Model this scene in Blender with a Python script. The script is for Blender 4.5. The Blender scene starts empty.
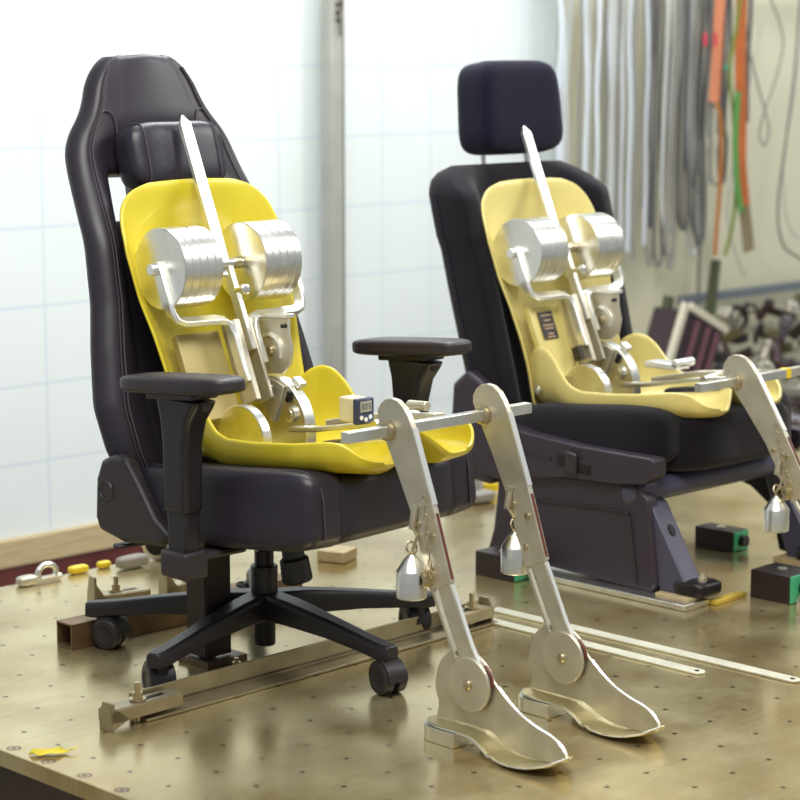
import bpy, math, random
from mathutils import Vector, Matrix
R_ = math.radians
PI = math.pi
sc = bpy.context.scene
col = sc.collection

# ------------------------------------------------------------------ camera
PITCH, AZ = R_(9.0), R_(45.4)
fw = Vector((math.cos(AZ)*math.cos(PITCH), math.sin(AZ)*math.cos(PITCH), -math.sin(PITCH)))
rt = Vector((math.sin(AZ), -math.cos(AZ), 0))
up = rt.cross(fw)
cam = bpy.data.cameras.new('camera'); co = bpy.data.objects.new('camera', cam); col.objects.link(co)
m3 = Matrix((rt, up, -fw)).transposed()
co.matrix_world = Matrix.Translation((-2.75136, -3.16747, 1.17)) @ m3.to_4x4()
cam.sensor_width = 36.0; cam.lens = 99.0
cam.dof.use_dof = True; cam.dof.focus_distance = 4.1; cam.dof.aperture_fstop = 4.5
cam.clip_end = 60
sc.camera = co
# ------------------------------------------------------------------ world + lights
w = bpy.data.worlds.new('world'); sc.world = w; w.use_nodes = True
wn = w.node_tree; bg = wn.nodes['Background']
bg.inputs['Color'].default_value = (0.90, 0.97, 1.0, 1); bg.inputs['Strength'].default_value = 0.30
def area(name, loc, target, sx, sy, power, colr):
    L = bpy.data.lights.new(name, 'AREA'); L.shape = 'RECTANGLE'; L.size = sx; L.size_y = sy
    L.energy = power; L.color = colr
    o = bpy.data.objects.new(name, L); col.objects.link(o); o.location = loc
    o.rotation_euler = (Vector(target)-Vector(loc)).to_track_quat('-Z', 'Y').to_euler()
    return o
area('ceiling_light_front', (-1.2, -1.6, 3.2), (0.3, 0.1, 0.3), 2.2, 1.2, 95, (1.0, 0.97, 0.90))
area('ceiling_light_rear', (1.6, 1.1, 3.1), (1.4, 1.3, 0), 3.4, 0.9, 70, (0.95, 0.99, 1.0))
area('added_wall_light', (2.9, 0.9, 2.9), (2.9, 2.3, 0.5), 6.2, 0.7, 58, (0.90, 0.98, 1.0))  # extra lamp, added to brighten the white wall and the beige one
area('ceiling_light_right', (3.2, -1.8, 3.0), (0.9, -0.1, 0.4), 1.6, 1.2, 60, (1.0, 0.98, 0.93))
sc.view_settings.view_transform = 'Standard'; sc.view_settings.look = 'None'
sc.view_settings.exposure = 0.28; sc.view_settings.gamma = 1.0
sc.view_settings.use_curve_mapping = False

# ------------------------------------------------------------------ materials
MATS = {}
def mat(name, c, rough=0.5, metal=0.0, var=0.0, scale=12.0, bump=0.0, bscale=200.0, c2=None, coat=0.0, spec=0.5, aniso=None, sheen=0.0):
    if name in MATS: return MATS[name]
    m = bpy.data.materials.new(name); m.use_nodes = True; nt = m.node_tree
    b = nt.nodes['Principled BSDF']
    b.inputs['Base Color'].default_value = (*c, 1); b.inputs['Roughness'].default_value = rough
    b.inputs['Metallic'].default_value = metal
    b.inputs['Specular IOR Level'].default_value = spec
    if coat: b.inputs['Coat Weight'].default_value = coat
    if sheen: b.inputs['Sheen Weight'].default_value = sheen
    tc = nt.nodes.new('ShaderNodeTexCoord'); mp = nt.nodes.new('ShaderNodeMapping')
    nt.links.new(tc.outputs['Object'], mp.inputs['Vector'])
    if aniso: mp.inputs['Scale'].default_value = aniso
    if var or c2:
        n = nt.nodes.new('ShaderNodeTexNoise'); n.inputs['Scale'].default_value = scale; n.inputs['Detail'].default_value = 5
        nt.links.new(mp.outputs[0], n.inputs['Vector'])
        r = nt.nodes.new('ShaderNodeValToRGB'); r.color_ramp.elements[0].position = .32; r.color_ramp.elements[1].position = .68
        a = c; d = c2 if c2 else tuple(min(1, x*(1+var)) for x in c)
        if not c2: a = tuple(x*(1-var) for x in c)
        r.color_ramp.elements[0].color = (*a, 1); r.color_ramp.elements[1].color = (*d, 1)
        nt.links.new(n.outputs['Fac'], r.inputs['Fac']); nt.links.new(r.outputs['Color'], b.inputs['Base Color'])
        mr = nt.nodes.new('ShaderNodeMapRange'); mr.inputs['To Min'].default_value = max(.02, rough-.07); mr.inputs['To Max'].default_value = rough+.07
        nt.links.new(n.outputs['Fac'], mr.inputs['Value']); nt.links.new(mr.outputs[0], b.inputs['Roughness'])
    if bump:
        n2 = nt.nodes.new('ShaderNodeTexNoise'); n2.inputs['Scale'].default_value = bscale; n2.inputs['Detail'].default_value = 3
        nt.links.new(mp.outputs[0], n2.inputs['Vector'])
        bp = nt.nodes.new('ShaderNodeBump'); bp.inputs['Strength'].default_value = bump; bp.inputs['Distance'].default_value = .002
        nt.links.new(n2.outputs['Fac'], bp.inputs['Height']); nt.links.new(bp.outputs[0], b.inputs['Normal'])
    MATS[name] = m; return m

leather = mat('black_leather', (0.020, 0.015, 0.025), .42, bump=.12, bscale=400, spec=.5)
leather_smooth = mat('black_leather_smooth', (0.020, 0.016, 0.028), .36, bump=.2, bscale=320)
stitch = mat('grey_stitching', (0.06, 0.05, 0.06), .7)
plastic = mat('black_plastic', (0.015, 0.012, 0.016), .40, bump=.12, bscale=500)
plastic_grey = mat('dark_grey_plastic', (0.026, 0.019, 0.023), .45, bump=.15, bscale=500)
rubber = mat('black_rubber', (0.02, 0.016, 0.02), .45)
fabric = mat('black_seat_fabric', (0.006, 0.004, 0.008), .9, bump=.5, bscale=700, sheen=.15, spec=.2)
fabric_navy = mat('navy_seat_fabric', (0.005, 0.004, 0.018), .9, bump=.5, bscale=700, sheen=.1, spec=.2)
purple = mat('dark_purple_plastic', (0.030, 0.020, 0.032), .45, bump=.1, bscale=400)
blue_purple = mat('blue_purple_plastic', (0.060, 0.055, 0.095), .42, bump=.1, bscale=400)
yellow = mat('yellow_fibreglass', (0.58, 0.45, 0.012), .34, c2=(0.72, 0.60, 0.04), scale=5, coat=.2)
pale_yellow = mat('pale_yellow_fibreglass', (0.66, 0.54, 0.17), .40, c2=(0.76, 0.65, 0.24), scale=5, coat=.2)
alu = mat('brushed_aluminium', (0.84, 0.83, 0.78), .30, 1.0, var=.06, scale=30, bump=.05, bscale=120)
alu_dull = mat('dull_aluminium', (0.62, 0.58, 0.47), .45, .8, var=.08, scale=25)
white_metal = mat('bright_aluminium', (0.90, 0.90, 0.87), .32, 0.85)
brass = mat('brass', (0.58, 0.50, 0.33), .35, 1.0)
steel = mat('raw_steel', (0.34, 0.29, 0.19), .42, .85, c2=(0.46, 0.40, 0.27), scale=14, bump=.1, bscale=60)
steel_dark = mat('dark_steel', (0.10, 0.075, 0.055), .45, .7, c2=(0.17, 0.13, 0.09), scale=14)
steel_bar = mat('pale_steel_bar', (0.66, 0.64, 0.52), .45, .5, var=.06)
black_steel = mat('black_steel', (0.018, 0.014, 0.016), .35, .4)
rust = mat('rusty_steel', (0.10, 0.035, 0.018), .75, c2=(0.20, 0.12, 0.04), scale=20, bump=.3, bscale=60)
green = mat('green_enamel', (0.05, 0.42, 0.20), .4)
wood = mat('pale_wood', (0.40, 0.30, 0.16), .6, c2=(0.50, 0.40, 0.23), scale=9, aniso=(1, 12, 12))
red_paint = mat('dark_red_paint', (0.075, 0.012, 0.014), .5, c2=(0.12, 0.025, 0.02), scale=6)
yel_paint = mat('yellow_plastic', (0.85, 0.62, 0.02), .4)
leafm = mat('yellow_leaf', (0.75, 0.55, 0.02), .6, c2=(0.85, 0.70, 0.05), scale=40)
red_slot = mat('dark_red_slot', (0.12, 0.025, 0.015), .5)
label_black = mat('black_label', (0.02, 0.015, 0.012), .4)
label_print = mat('label_print', (0.45, 0.30, 0.18), .5)
lcd = mat('display_glass', (0.33, 0.34, 0.30), .25)
navy_pl = mat('navy_plastic', (0.035, 0.04, 0.09), .35)
white_pl = mat('white_plastic', (0.8, 0.8, 0.78), .4)
cream = mat('cream_plastic', (0.70, 0.62, 0.40), .45)

def plate_mat():
    m = bpy.data.materials.new('steel_bed_plate'); m.use_nodes = True; nt = m.node_tree; N = nt.nodes.new; Lk = nt.links.new
    b = nt.nodes['Principled BSDF']
    tc = N('ShaderNodeTexCoord')
    n1 = N('ShaderNodeTexNoise'); n1.inputs['Scale'].default_value = 3.2; n1.inputs['Detail'].default_value = 7; n1.inputs['Roughness'].default_value = .62
    Lk(tc.outputs['Object'], n1.inputs['Vector'])
    r1 = N('ShaderNodeValToRGB'); e = r1.color_ramp.elements
    e[0].position = .30; e[0].color = (0.42, 0.30, 0.11, 1); e[1].position = .62; e[1].color = (0.66, 0.57, 0.33, 1)
    Lk(n1.outputs['Fac'], r1.inputs['Fac'])
    # brushed streaks
    mp = N('ShaderNodeMapping'); mp.inputs['Scale'].default_value = (4, 90, 1); mp.inputs['Rotation'].default_value = (0, 0, .9)
    Lk(tc.outputs['Object'], mp.inputs['Vector'])
    n2 = N('ShaderNodeTexNoise'); n2.inputs['Scale'].default_value = 2.0; n2.inputs['Detail'].default_value = 4
    Lk(mp.outputs[0], n2.inputs['Vector'])
    mx = N('ShaderNodeMix'); mx.data_type = 'RGBA'; mx.blend_type = 'MULTIPLY'
    mr2 = N('ShaderNodeMapRange'); mr2.inputs['From Min'].default_value = .3; mr2.inputs['From Max'].default_value = .7; mr2.inputs['To Min'].default_value = .88; mr2.inputs['To Max'].default_value = 1.08
    Lk(n2.outputs['Fac'], mr2.inputs['Value'])
    mx.inputs[0].default_value = 1.0
    Lk(r1.outputs['Color'], mx.inputs[6]); Lk(mr2.outputs[0], mx.inputs[7])
    # drilled holes every 0.1 m
    sep = N('ShaderNodeSeparateXYZ'); Lk(tc.outputs['Object'], sep.inputs[0])
    def M(op, a, bb=None, c=None):
        n = N('ShaderNodeMath'); n.operation = op
        for i, v in enumerate((a, bb, c)):
            if v is None: continue
            if isinstance(v, (int, float)): n.inputs[i].default_value = v
            else: Lk(v, n.inputs[i])
        return n.outputs[0]
    def cell(v, off): # distance to the nearest 0.1 grid line
        a = M('ADD', v, 10.05 - off); return M('SUBTRACT', M('MODULO', a, .1), .05)
    dx = cell(sep.outputs['X'], -.425+.4); dy = cell(sep.outputs['Y'], .021)
    d = M('SQRT', M('ADD', M('MULTIPLY', dx, dx), M('MULTIPLY', dy, dy)))
    hole = M('LESS_THAN', d, .0048)
    # larger countersunk holes along the left edge
    ex = M('ADD', sep.outputs['X'], .690)
    ey = cell(sep.outputs['Y'], -.142+.2)
    d2 = M('SQRT', M('ADD', M('MULTIPLY', ex, ex), M('MULTIPLY', ey, ey)))
    ring = M('MULTIPLY', M('LESS_THAN', d2, .013), M('GREATER_THAN', d2, .008))
    core = M('LESS_THAN', d2, .005)
    mh = N('ShaderNodeMix'); mh.data_type = 'RGBA'; Lk(M('MAXIMUM', hole, core), mh.inputs[0]); Lk(mx.outputs[2], mh.inputs[6]); mh.inputs[7].default_value = (.05, .03, .02, 1)
    mg = N('ShaderNodeMix'); mg.data_type = 'RGBA'; Lk(ring, mg.inputs[0]); Lk(mh.outputs[2], mg.inputs[6]); mg.inputs[7].default_value = (.16, .05, .03, 1)
    # brown stains
    n3 = N('ShaderNodeTexNoise'); n3.inputs['Scale'].default_value = 4.0; n3.inputs['Detail'].default_value = 4; n3.inputs['Roughness'].default_value = .5
    Lk(tc.outputs['Object'], n3.inputs['Vector'])
    mr3 = N('ShaderNodeMapRange'); mr3.inputs['From Min'].default_value = .52; mr3.inputs['From Max'].default_value = .80; mr3.inputs['To Max'].default_value = .6
    Lk(n3.outputs['Fac'], mr3.inputs['Value'])
    ms = N('ShaderNodeMix'); ms.data_type = 'RGBA'; Lk(mr3.outputs[0], ms.inputs[0]); Lk(mg.outputs[2], ms.inputs[6]); ms.inputs[7].default_value = (.22, .13, .06, 1)
    Lk(ms.outputs[2], b.inputs['Base Color'])
    b.inputs['Metallic'].default_value = .75
    mr = N('ShaderNodeMapRange'); mr.inputs['From Min'].default_value = .3; mr.inputs['From Max'].default_value = .7; mr.inputs['To Min'].default_value = .15; mr.inputs['To Max'].default_value = .28
    Lk(n1.outputs['Fac'], mr.inputs['Value']); Lk(mr.outputs[0], b.inputs['Roughness'])
    bp = N('ShaderNodeBump'); bp.inputs['Strength'].default_value = .12; bp.inputs['Distance'].default_value = .001
    Lk(n2.outputs['Fac'], bp.inputs['Height']); Lk(bp.outputs[0], b.inputs['Normal'])
    return m

def wall_mat(name, c, line, sp, ox, oz, cb):
    m = bpy.data.materials.new(name); m.use_nodes = True; nt = m.node_tree; N = nt.nodes.new; Lk = nt.links.new
    b = nt.nodes['Principled BSDF']; b.inputs['Roughness'].default_value = .55
    tc = N('ShaderNodeTexCoord'); sep = N('ShaderNodeSeparateXYZ'); Lk(tc.outputs['Object'], sep.inputs[0])
    def M(op, a, bb=None):
        n = N('ShaderNodeMath'); n.operation = op
        for i, v in enumerate((a, bb)):
            if v is None: continue
            if isinstance(v, (int, float)): n.inputs[i].default_value = v
            else: Lk(v, n.inputs[i])
        return n.outputs[0]
    def ln(v, o):
        a = M('MODULO', M('ADD', v, sp*40.5 - o), sp); return M('LESS_THAN', M('ABSOLUTE', M('SUBTRACT', a, sp/2)), .0034)
    f = M('MAXIMUM', ln(sep.outputs['X'], ox), ln(sep.outputs['Z'], oz))
    nz = N('ShaderNodeTexNoise'); nz.inputs['Scale'].default_value = 1.3; nz.inputs['Detail'].default_value = 6; Lk(tc.outputs['Object'], nz.inputs['Vector'])
    r = N('ShaderNodeValToRGB'); r.color_ramp.elements[0].position = .35; r.color_ramp.elements[0].color = (*cb, 1); r.color_ramp.elements[1].position = .6; r.color_ramp.elements[1].color = (*c, 1)
    Lk(nz.outputs['Fac'], r.inputs['Fac'])
    mx = N('ShaderNodeMix'); mx.data_type = 'RGBA'; Lk(M('MULTIPLY', f, .42), mx.inputs[0]); Lk(r.outputs['Color'], mx.inputs[6]); mx.inputs[7].default_value = (*line, 1)
    Lk(mx.outputs[2], b.inputs['Base Color'])
    return m

# ------------------------------------------------------------------ mesh building
class MB:
    def __init__(s, mtx=None): s.v = []; s.f = []; s.m = mtx
    def _add(s, vs, fs):
        o = len(s.v)
        for p in vs:
            p = Vector(p)
            s.v.append(s.m @ p if s.m else p)
        s.f += [tuple(o+i for i in f) for f in fs]; return s
    def box(s, c, d, rot=None):
        hx, hy, hz = d[0]/2, d[1]/2, d[2]/2; c = Vector(c)
        vs = [Vector((x*hx, y*hy, z*hz)) for z in (-1, 1) for y in (-1, 1) for x in (-1, 1)]
        if rot is not None: vs = [rot @ p for p in vs]
        return s._add([c+p for p in vs], [(0,2,3,1),(4,5,7,6),(0,1,5,4),(2,6,7,3),(0,4,6,2),(1,3,7,5)])
    def cyl(s, a, b, r, r2=None, n=24, cap=True):
        a = Vector(a); b = Vector(b); r2 = r if r2 is None else r2
        return s.lathe([(0, r), ((b-a).length, r2)], a, b-a, n, cap)
    def lathe(s, prof, o, axis, n=28, cap=True):   # prof (distance along axis, radius)
        o = Vector(o); ax = Vector(axis).normalized(); q = Vector((0, 0, 1)).rotation_difference(ax)
        vs = []; fs = []
        for (h, r) in prof:
            for k in range(n):
                a = 2*PI*k/n; vs.append(o + q @ Vector((r*math.cos(a), r*math.sin(a), h)))
        for j in range(len(prof)-1):
            for k in range(n):
                k2 = (k+1) % n; fs.append((j*n+k, j*n+k2, (j+1)*n+k2, (j+1)*n+k))
        if cap:
            fs.append(tuple(range(n-1, -1, -1))); L = (len(prof)-1)*n; fs.append(tuple(L+k for k in range(n)))
        return s._add(vs, fs)
    def prism(s, pts, fn0, fn1):      # 2D outline -> two 3D copies
        n = len(pts)
        vs = [fn0(*p) for p in pts] + [fn1(*p) for p in pts]
        fs = [tuple(range(n-1, -1, -1)), tuple(range(n, 2*n))] + [(i, (i+1) % n, n+(i+1) % n, n+i) for i in range(n)]
        return s._add(vs, fs)
    def yz(s, pts, x0, x1): return s.prism(pts, lambda y, z: (x0, y, z), lambda y, z: (x1, y, z))
    def ring_yz(s, outer, inner, x0, x1):  # outline with a hole, same point count
        n = len(outer); vs = []
        for x in (x0, x1):
            vs += [(x, *p) for p in outer] + [(x, *p) for p in inner]
        fs = []
        for i in range(n):
            j = (i+1) % n
            fs += [(i, n+i, n+j, j), (2*n+i, 2*n+j, 3*n+j, 3*n+i), (i, j, 2*n+j, 2*n+i), (n+i, 3*n+i, 3*n+j, n+j)]
        return s._add(vs, fs)
    def sweep(s, path, sec, side=None, closed=False, cap=True, scale=None):
        # sec: 2D section (along side, along normal)
        P = [Vector(p) for p in path]; n = len(P); m = len(sec); vs = []; fs = []; prev = None
        for i, p in enumerate(P):
            a = P[i-1] if (i > 0 or closed) else p; b = P[(i+1) % n] if (i < n-1 or closed) else p
            t = (b-a).normalized()
            if side is not None: sd = Vector(side); sd = (sd - t*sd.dot(t)).normalized()
            else:
                ref = prev if prev is not None else (Vector((0, 0, 1)) if abs(t.z) < .9 else Vector((1, 0, 0)))
                sd = (ref - t*ref.dot(t)).normalized()
            prev = sd; nn = t.cross(sd); k = scale[i] if scale else 1
            # mitre
            mi = 1.0
            if 0 < i < n-1:
                c = (P[i]-P[i-1]).normalized().dot((P[i+1]-P[i]).normalized()); mi = min(1.6, 1/max(.3, math.sqrt((1+c)/2)))
            for (u, v) in sec: vs.append(p + sd*u*k*(1 if side is not None else 1) + nn*v*k*(mi if side is not None else 1))
        R = n if closed else n-1
        for i in range(R):
            for k in range(m):
                k2 = (k+1) % m; i2 = (i+1) % n
                fs.append((i*m+k, i*m+k2, i2*m+k2, i2*m+k))
        if cap and not closed:
            fs.append(tuple(range(m-1, -1, -1))); fs.append(tuple((n-1)*m+k for k in range(m)))
        return s._add(vs, fs)
    def tube(s, path, r, n=10, closed=False, scale=None):
        return s.sweep(path, [(r*math.cos(2*PI*k/n), r*math.sin(2*PI*k/n)) for k in range(n)], closed=closed, scale=scale)
    def ribbon(s, path, wd, th, side, scale=None):
        return s.sweep(path, [(-wd/2, -th/2), (wd/2, -th/2), (wd/2, th/2), (-wd/2, th/2)], side=side, scale=scale)
    def grid(s, fn, nu, nv, skip=None):
        vs = [fn(i/nu, j/nv) for j in range(nv+1) for i in range(nu+1)]
        fs = [(j*(nu+1)+i, j*(nu+1)+i+1, (j+1)*(nu+1)+i+1, (j+1)*(nu+1)+i) for j in range(nv) for i in range(nu) if not (skip and skip((i+.5)/nu, (j+.5)/nv))]
        return s._add(vs, fs)
    def puff(s, c, d, e=6, rot=None, n=12, fn=None):  # superellipsoid box
        c = Vector(c); idx = {}; vs = []; fs = []
        def V(a, b, cc):
            k = (a, b, cc)
            if k not in idx:
                p = [math.tan((t/n*2-1)*.7)/math.tan(.7) for t in k]
                q = sum(abs(t)**e for t in p)**(1/e) or 1
                p = Vector((p[0]/q*d[0]/2, p[1]/q*d[1]/2, p[2]/q*d[2]/2))
                if fn: p = fn(p)
                if rot is not None: p = rot @ p
                idx[k] = len(vs); vs.append(c+p)
            return idx[k]
        for i in range(n):
            for j in range(n):
                fs.append((V(i,j,0), V(i,j+1,0), V(i+1,j+1,0), V(i+1,j,0)))
                fs.append((V(i,j,n), V(i+1,j,n), V(i+1,j+1,n), V(i,j+1,n)))
                fs.append((V(i,0,j), V(i+1,0,j), V(i+1,0,j+1), V(i,0,j+1)))
                fs.append((V(i,n,j), V(i,n,j+1), V(i+1,n,j+1), V(i+1,n,j)))
                fs.append((V(0,i,j), V(0,i,j+1), V(0,i+1,j+1), V(0,i+1,j)))
                fs.append((V(n,i,j), V(n,i+1,j), V(n,i+1,j+1), V(n,i,j+1)))
        return s._add(vs, fs)
    def build(s, name, m, parent=None, bevel=0, subsurf=0, solid=0, offset=0, sharp=35, origin=None, segs=2, flip=True):
        me = bpy.data.meshes.new(name)
        org = Vector(origin) if origin is not None else Vector((0, 0, 0))
        me.from_pydata([tuple(p-org) for p in s.v], [], s.f); me.update()
        import bmesh
        bm = bmesh.new(); bm.from_mesh(me); flip and bmesh.ops.recalc_face_normals(bm, faces=bm.faces)
        for f in bm.faces: f.smooth = True
        if sharp:
            for e in bm.edges:
                if len(e.link_faces) == 2 and e.calc_face_angle(0) > R_(sharp): e.smooth = False
        bm.to_mesh(me); bm.free()
        me.materials.append(m)
        o = bpy.data.objects.new(name, me); col.objects.link(o)
        if parent: o.parent = parent
        o.location = org
        if solid:
            k = o.modifiers.new('solid', 'SOLIDIFY'); k.thickness = solid; k.offset = offset
        if bevel:
            k = o.modifiers.new('bevel', 'BEVEL'); k.width = bevel; k.segments = segs; k.limit_method = 'ANGLE'; k.angle_limit = R_(32); k.harden_normals = False
        if subsurf:
            k = o.modifiers.new('sub', 'SUBSURF'); k.levels = subsurf; k.render_levels = subsurf
        return o
def interp(t, tab):   # tab sorted ascending by first
    if t <= tab[0][0]: return tab[0][1]
    for (a, va), (b, vb) in zip(tab, tab[1:]):
        if t <= b:
            k = (t-a)/(b-a); return va+(vb-va)*k
    return tab[-1][1]
def smooth_path(pts, n=6):    # Catmull-Rom
    P = [Vector(p) for p in pts]; out = []
    for i in range(len(P)-1):
        p0 = P[max(i-1, 0)]; p1 = P[i]; p2 = P[i+1]; p3 = P[min(i+2, len(P)-1)]
        for k in range(n):
            t = k/n
            out.append(.5*((2*p1)+(p2-p0)*t+(2*p0-5*p1+4*p2-p3)*t*t+(3*p1-p0-3*p2+p3)*t**3))
    out.append(P[-1]); return out
def tag(o, label=None, cat=None, group=None, kind=None):
    if label: o['label'] = label
    if cat: o['category'] = cat
    if group: o['group'] = group
    if kind: o['kind'] = kind
    return o
def thing(name, loc, label, cat, group=None, rz=0):
    o = bpy.data.objects.new(name, None); col.objects.link(o); o.location = loc; o.rotation_euler = (0, 0, rz)
    o.empty_display_size = .05
    return tag(o, label, cat, group)
def copy_tree(o, parent=None):
    c = o.copy(); col.objects.link(c)
    if parent: c.parent = parent
    for ch in list(o.children): copy_tree(ch, c)
    return c
def RM(rx=0, ry=0, rz=0): return (Matrix.Rotation(rz, 3, 'Z') @ Matrix.Rotation(ry, 3, 'Y') @ Matrix.Rotation(rx, 3, 'X'))

# ================================================================== THE SETTING
WY = 2.2
tile = wall_mat('white_gridded_panel', (0.72, 0.76, 0.765), (0.40, 0.46, 0.66), .233, 1.06, .658, (0.67, 0.71, 0.70))
o = MB().box((.2, WY+.05, .99), (6.3, .1, 2.5)).build('wall_back', tile); tag(o, kind='structure')
beige = mat('beige_painted_wall', (0.72, 0.68, 0.49), .7, c2=(0.80, 0.76, 0.58), scale=1.6)
o = MB().box((5.25, WY+.06, .84), (3.8, .1, 2.8)).build('wall_right', beige); tag(o, kind='structure')
conc = mat('grey_concrete', (0.22, 0.20, 0.17), .7, c2=(0.30, 0.27, 0.22), scale=3)
o = MB().box((1.5, 0, -.62), (11, 8.4, .08)).build('floor', conc); tag(o, kind='structure')
o = MB().box((.2, WY-.012, -.30), (6.3, .03, .082)).build('baseboard_back', wood, bevel=.003); tag(o, kind='structure')
o = MB().box((.2, WY+.03, -.465), (6.3, .1, .245)).build('trim_1', red_paint); tag(o, kind='structure')

# bed plate
t = thing('test_bed_plate', (0, 0, -.58), 'large steel bed plate drilled with a grid of holes, standing under both seats', 'test plate')
PL = plate_mat()
MB().box((1.145, -.53, -.015+.58), (3.71, 2.72, .03)).build('top_plate', PL, t, bevel=.0015).location = (0, 0, 0)
MB().box((1.145, -.53, -.036+.58), (3.66, 2.67, .012)).build('support_frame', rust, t)
MB().box((1.145, -.53, -.18+.58), (3.5, 2.55, .276)).build('plinth', mat('dark_plinth', (0.07, .045, .03), .7, c2=(.11, .07, .045), scale=9), t)
mb = MB(Matrix.Translation((0, 0, .58)))
for x, y in ((-.4, -1.7), (-.4, .6), (2.7, -1.7), (2.7, .6)):
    MB().box((x, y, .13), (.14, .14, .268)).build('leg', steel_dark, t)

# ================================================================== STEEL POST, RAILS ON THE WALL
t = thing('steel_post', (2.165, 2.12, -.58), 'tall grey perforated steel post standing in front of the white wall', 'post')
grey_st = mat('galvanised_post', (0.36, 0.36, 0.33), .5, .3, c2=(.44, .43, .39), scale=9)
MB().box((-.012, 0, 1.20), (.052, .05, 2.4)).build('channel', grey_st, t, bevel=.003)
MB().box((.024, .004, 1.0), (.016, .03, 2.0)).build('edge_strip', steel_dark, t)
mb = MB()
for k in range(3): mb.cyl((-.01, -.026, 1.90-k*.025), (-.01, -.034, 1.90-k*.025), .007, n=12)
mb.tube([(-.012, -.035, 1.93), (-.004, -.04, 1.90), (-.016, -.04, 1.87), (-.008, -.036, 1.845), (-.008, -.036, 1.80)], .003, 6)
mb.build('hook', steel_dark, t)
MB().box((0, 0, .006), (.16, .12, .012)).build('foot_plate', steel_dark, t)

# ================================================================== GAMING CHAIR
CH = thing('gaming_chair', (0, 0, 0), 'black leather swivel gaming chair with armrests and star base, holding the bright yellow manikin', 'chair')
def yb(z): return .335+(z-.95)*.27
WT = [(.36, .225), (.42, .245), (.51, .256), (.61, .256), (.72, .250), (.85, .236), (.92, .222), (.965, .214), (.99, .207), (1.02, .190), (1.045, .166), (1.075, .148), (1.11, .135), (1.14, .112), (1.158, .090), (1.17, .064)]
def bw(z): return interp(z, WT)
def back_pt(u, z, lift=0.0):   # u -1..1
    wv = bw(z); a = abs(u)
    k = max(0, min(1, (a-.50)/.28)); k = k*k*(3-2*k)
    low = max(0, min(1, (.99-z)/.20)); low = low*low*(3-2*low)
    wide = 1 + .13*max(0, min(1, (.70-z)/.2))*k
    e = max(0, min(1, (a-.86)/.14))
    fwd = k*(.052*low+.012) - e*e*.045
    head = .018*max(0, min(1, (z-.98)/.06))*(1-k)
    dome = .012*(1-min(1, a/.5)**2)
    return Vector((u*wv*wide, yb(z)-.028-fwd-head-dome*.5-lift, z))
Z0, Z1 = .355, 1.17
def zmap(v): return Z0+(Z1-Z0)*v
mb = MB(); NU, NV = 40, 48
def slot(u, v):
    a = abs(u*2-1); z = zmap(v); return .30 < a < .615 and .845 < z < .935
mb.grid(lambda u, v: back_pt(u*2-1, zmap(v)), NU, NV, slot)
br = mb.build('backrest', leather, CH, solid=.052, offset=-1, subsurf=1, sharp=0, flip=False)
def front(u, z, l=.003): return back_pt(u, z, l)
mb = MB()
for sx in (-1, 1):
    mb.tube([front(sx*.80, .38+.76*i/40) for i in range(41)], .0016, 6)
    mb.tube([front(sx*.83, .38+.76*i/40) for i in range(41)], .0010, 6)
    mb.build('seam', stitch, CH); mb = MB()
    mb.tube(smooth_path([front(sx*.80, 1.052), front(sx*.74, 1.056), front(sx*.63, 1.045), front(sx*.48, 1.0), front(sx*.43, .96)], 5), .0018, 6)
    mb.build('seam', stitch, CH); mb = MB()
# neck pillow
tilt = RM(rx=-math.atan(.27))
def pil(p):
    p = p.copy(); p.z *= 1+.04*abs(p.x/.12); return p
mb = MB().puff((0, .268, .965), (.235, .085, .132), 4.5, RM(rx=-math.atan(.27)), 14, pil); PW = mb.build('neck_pillow', leather_smooth, CH, sharp=0)
mb = MB()
for sx in (-1, 1):
    pts = []
    for k in range(25):
        a = -PI/2+PI*k/24*1.0
        pts.append(Vector((sx*.089, .268, .965)) + RM(rx=-math.atan(.27)) @ Vector((0, -.0425*abs(math.cos(a))**.45, .0645*math.copysign(abs(math.sin(a))**.5, math.sin(a)))))
    mb.tube(pts, .0014, 6)
    mb.build('seam', stitch, PW); mb = MB()
# seat (pitched and slightly turned)
SM = Matrix.Translation((0, 0, .36)) @ Matrix.Rotation(R_(6), 4, 'Z') @ Matrix.Rotation(R_(-5), 4, 'X')
def seatfn(p):
    p = p.copy()
    return p
mb = MB(SM).puff((-.028, -.135, -.026), (.375, .47, .126), 9, None, 16); st = mb.build('seat_cushion', leather, CH, sharp=0)
for sx in (-1, 1):
    mb = MB(SM).puff((sx*.192-.028, -.135, -.020), (.108, .455, .146), 7, RM(ry=sx*R_(-4)), 14)
    sb = mb.build('seat_bolster', leather, CH, sharp=0)
    mb = MB(SM)
    pts = [(sx*.212-.028, .05-.36*i/10, .0535) for i in range(11)] + [(sx*.210-.028, -.340, .046), (sx*.208-.028, -.362, .020), (sx*.208-.028, -.3645, -.04), (sx*.208-.028, -.362, -.075)]
    mb.tube(smooth_path(pts, 3), .0016, 6); mb.build('seam', stitch, sb)
mb = MB(SM)
mb.tube(smooth_path([(0, -.10, .0375), (0, -.33, .0375), (0, -.362, .028), (0, -.3715, .01), (0, -.3715, -.07)], 4), .0012, 6)
mb.build('seam', stitch, st)
MB(SM).box((0, -.12, -.096), (.26, .30, .02)).box((0, -.06, -.108), (.12, .20, .02)).build('tilt_mechanism', plastic, CH, bevel=.006)
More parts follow.
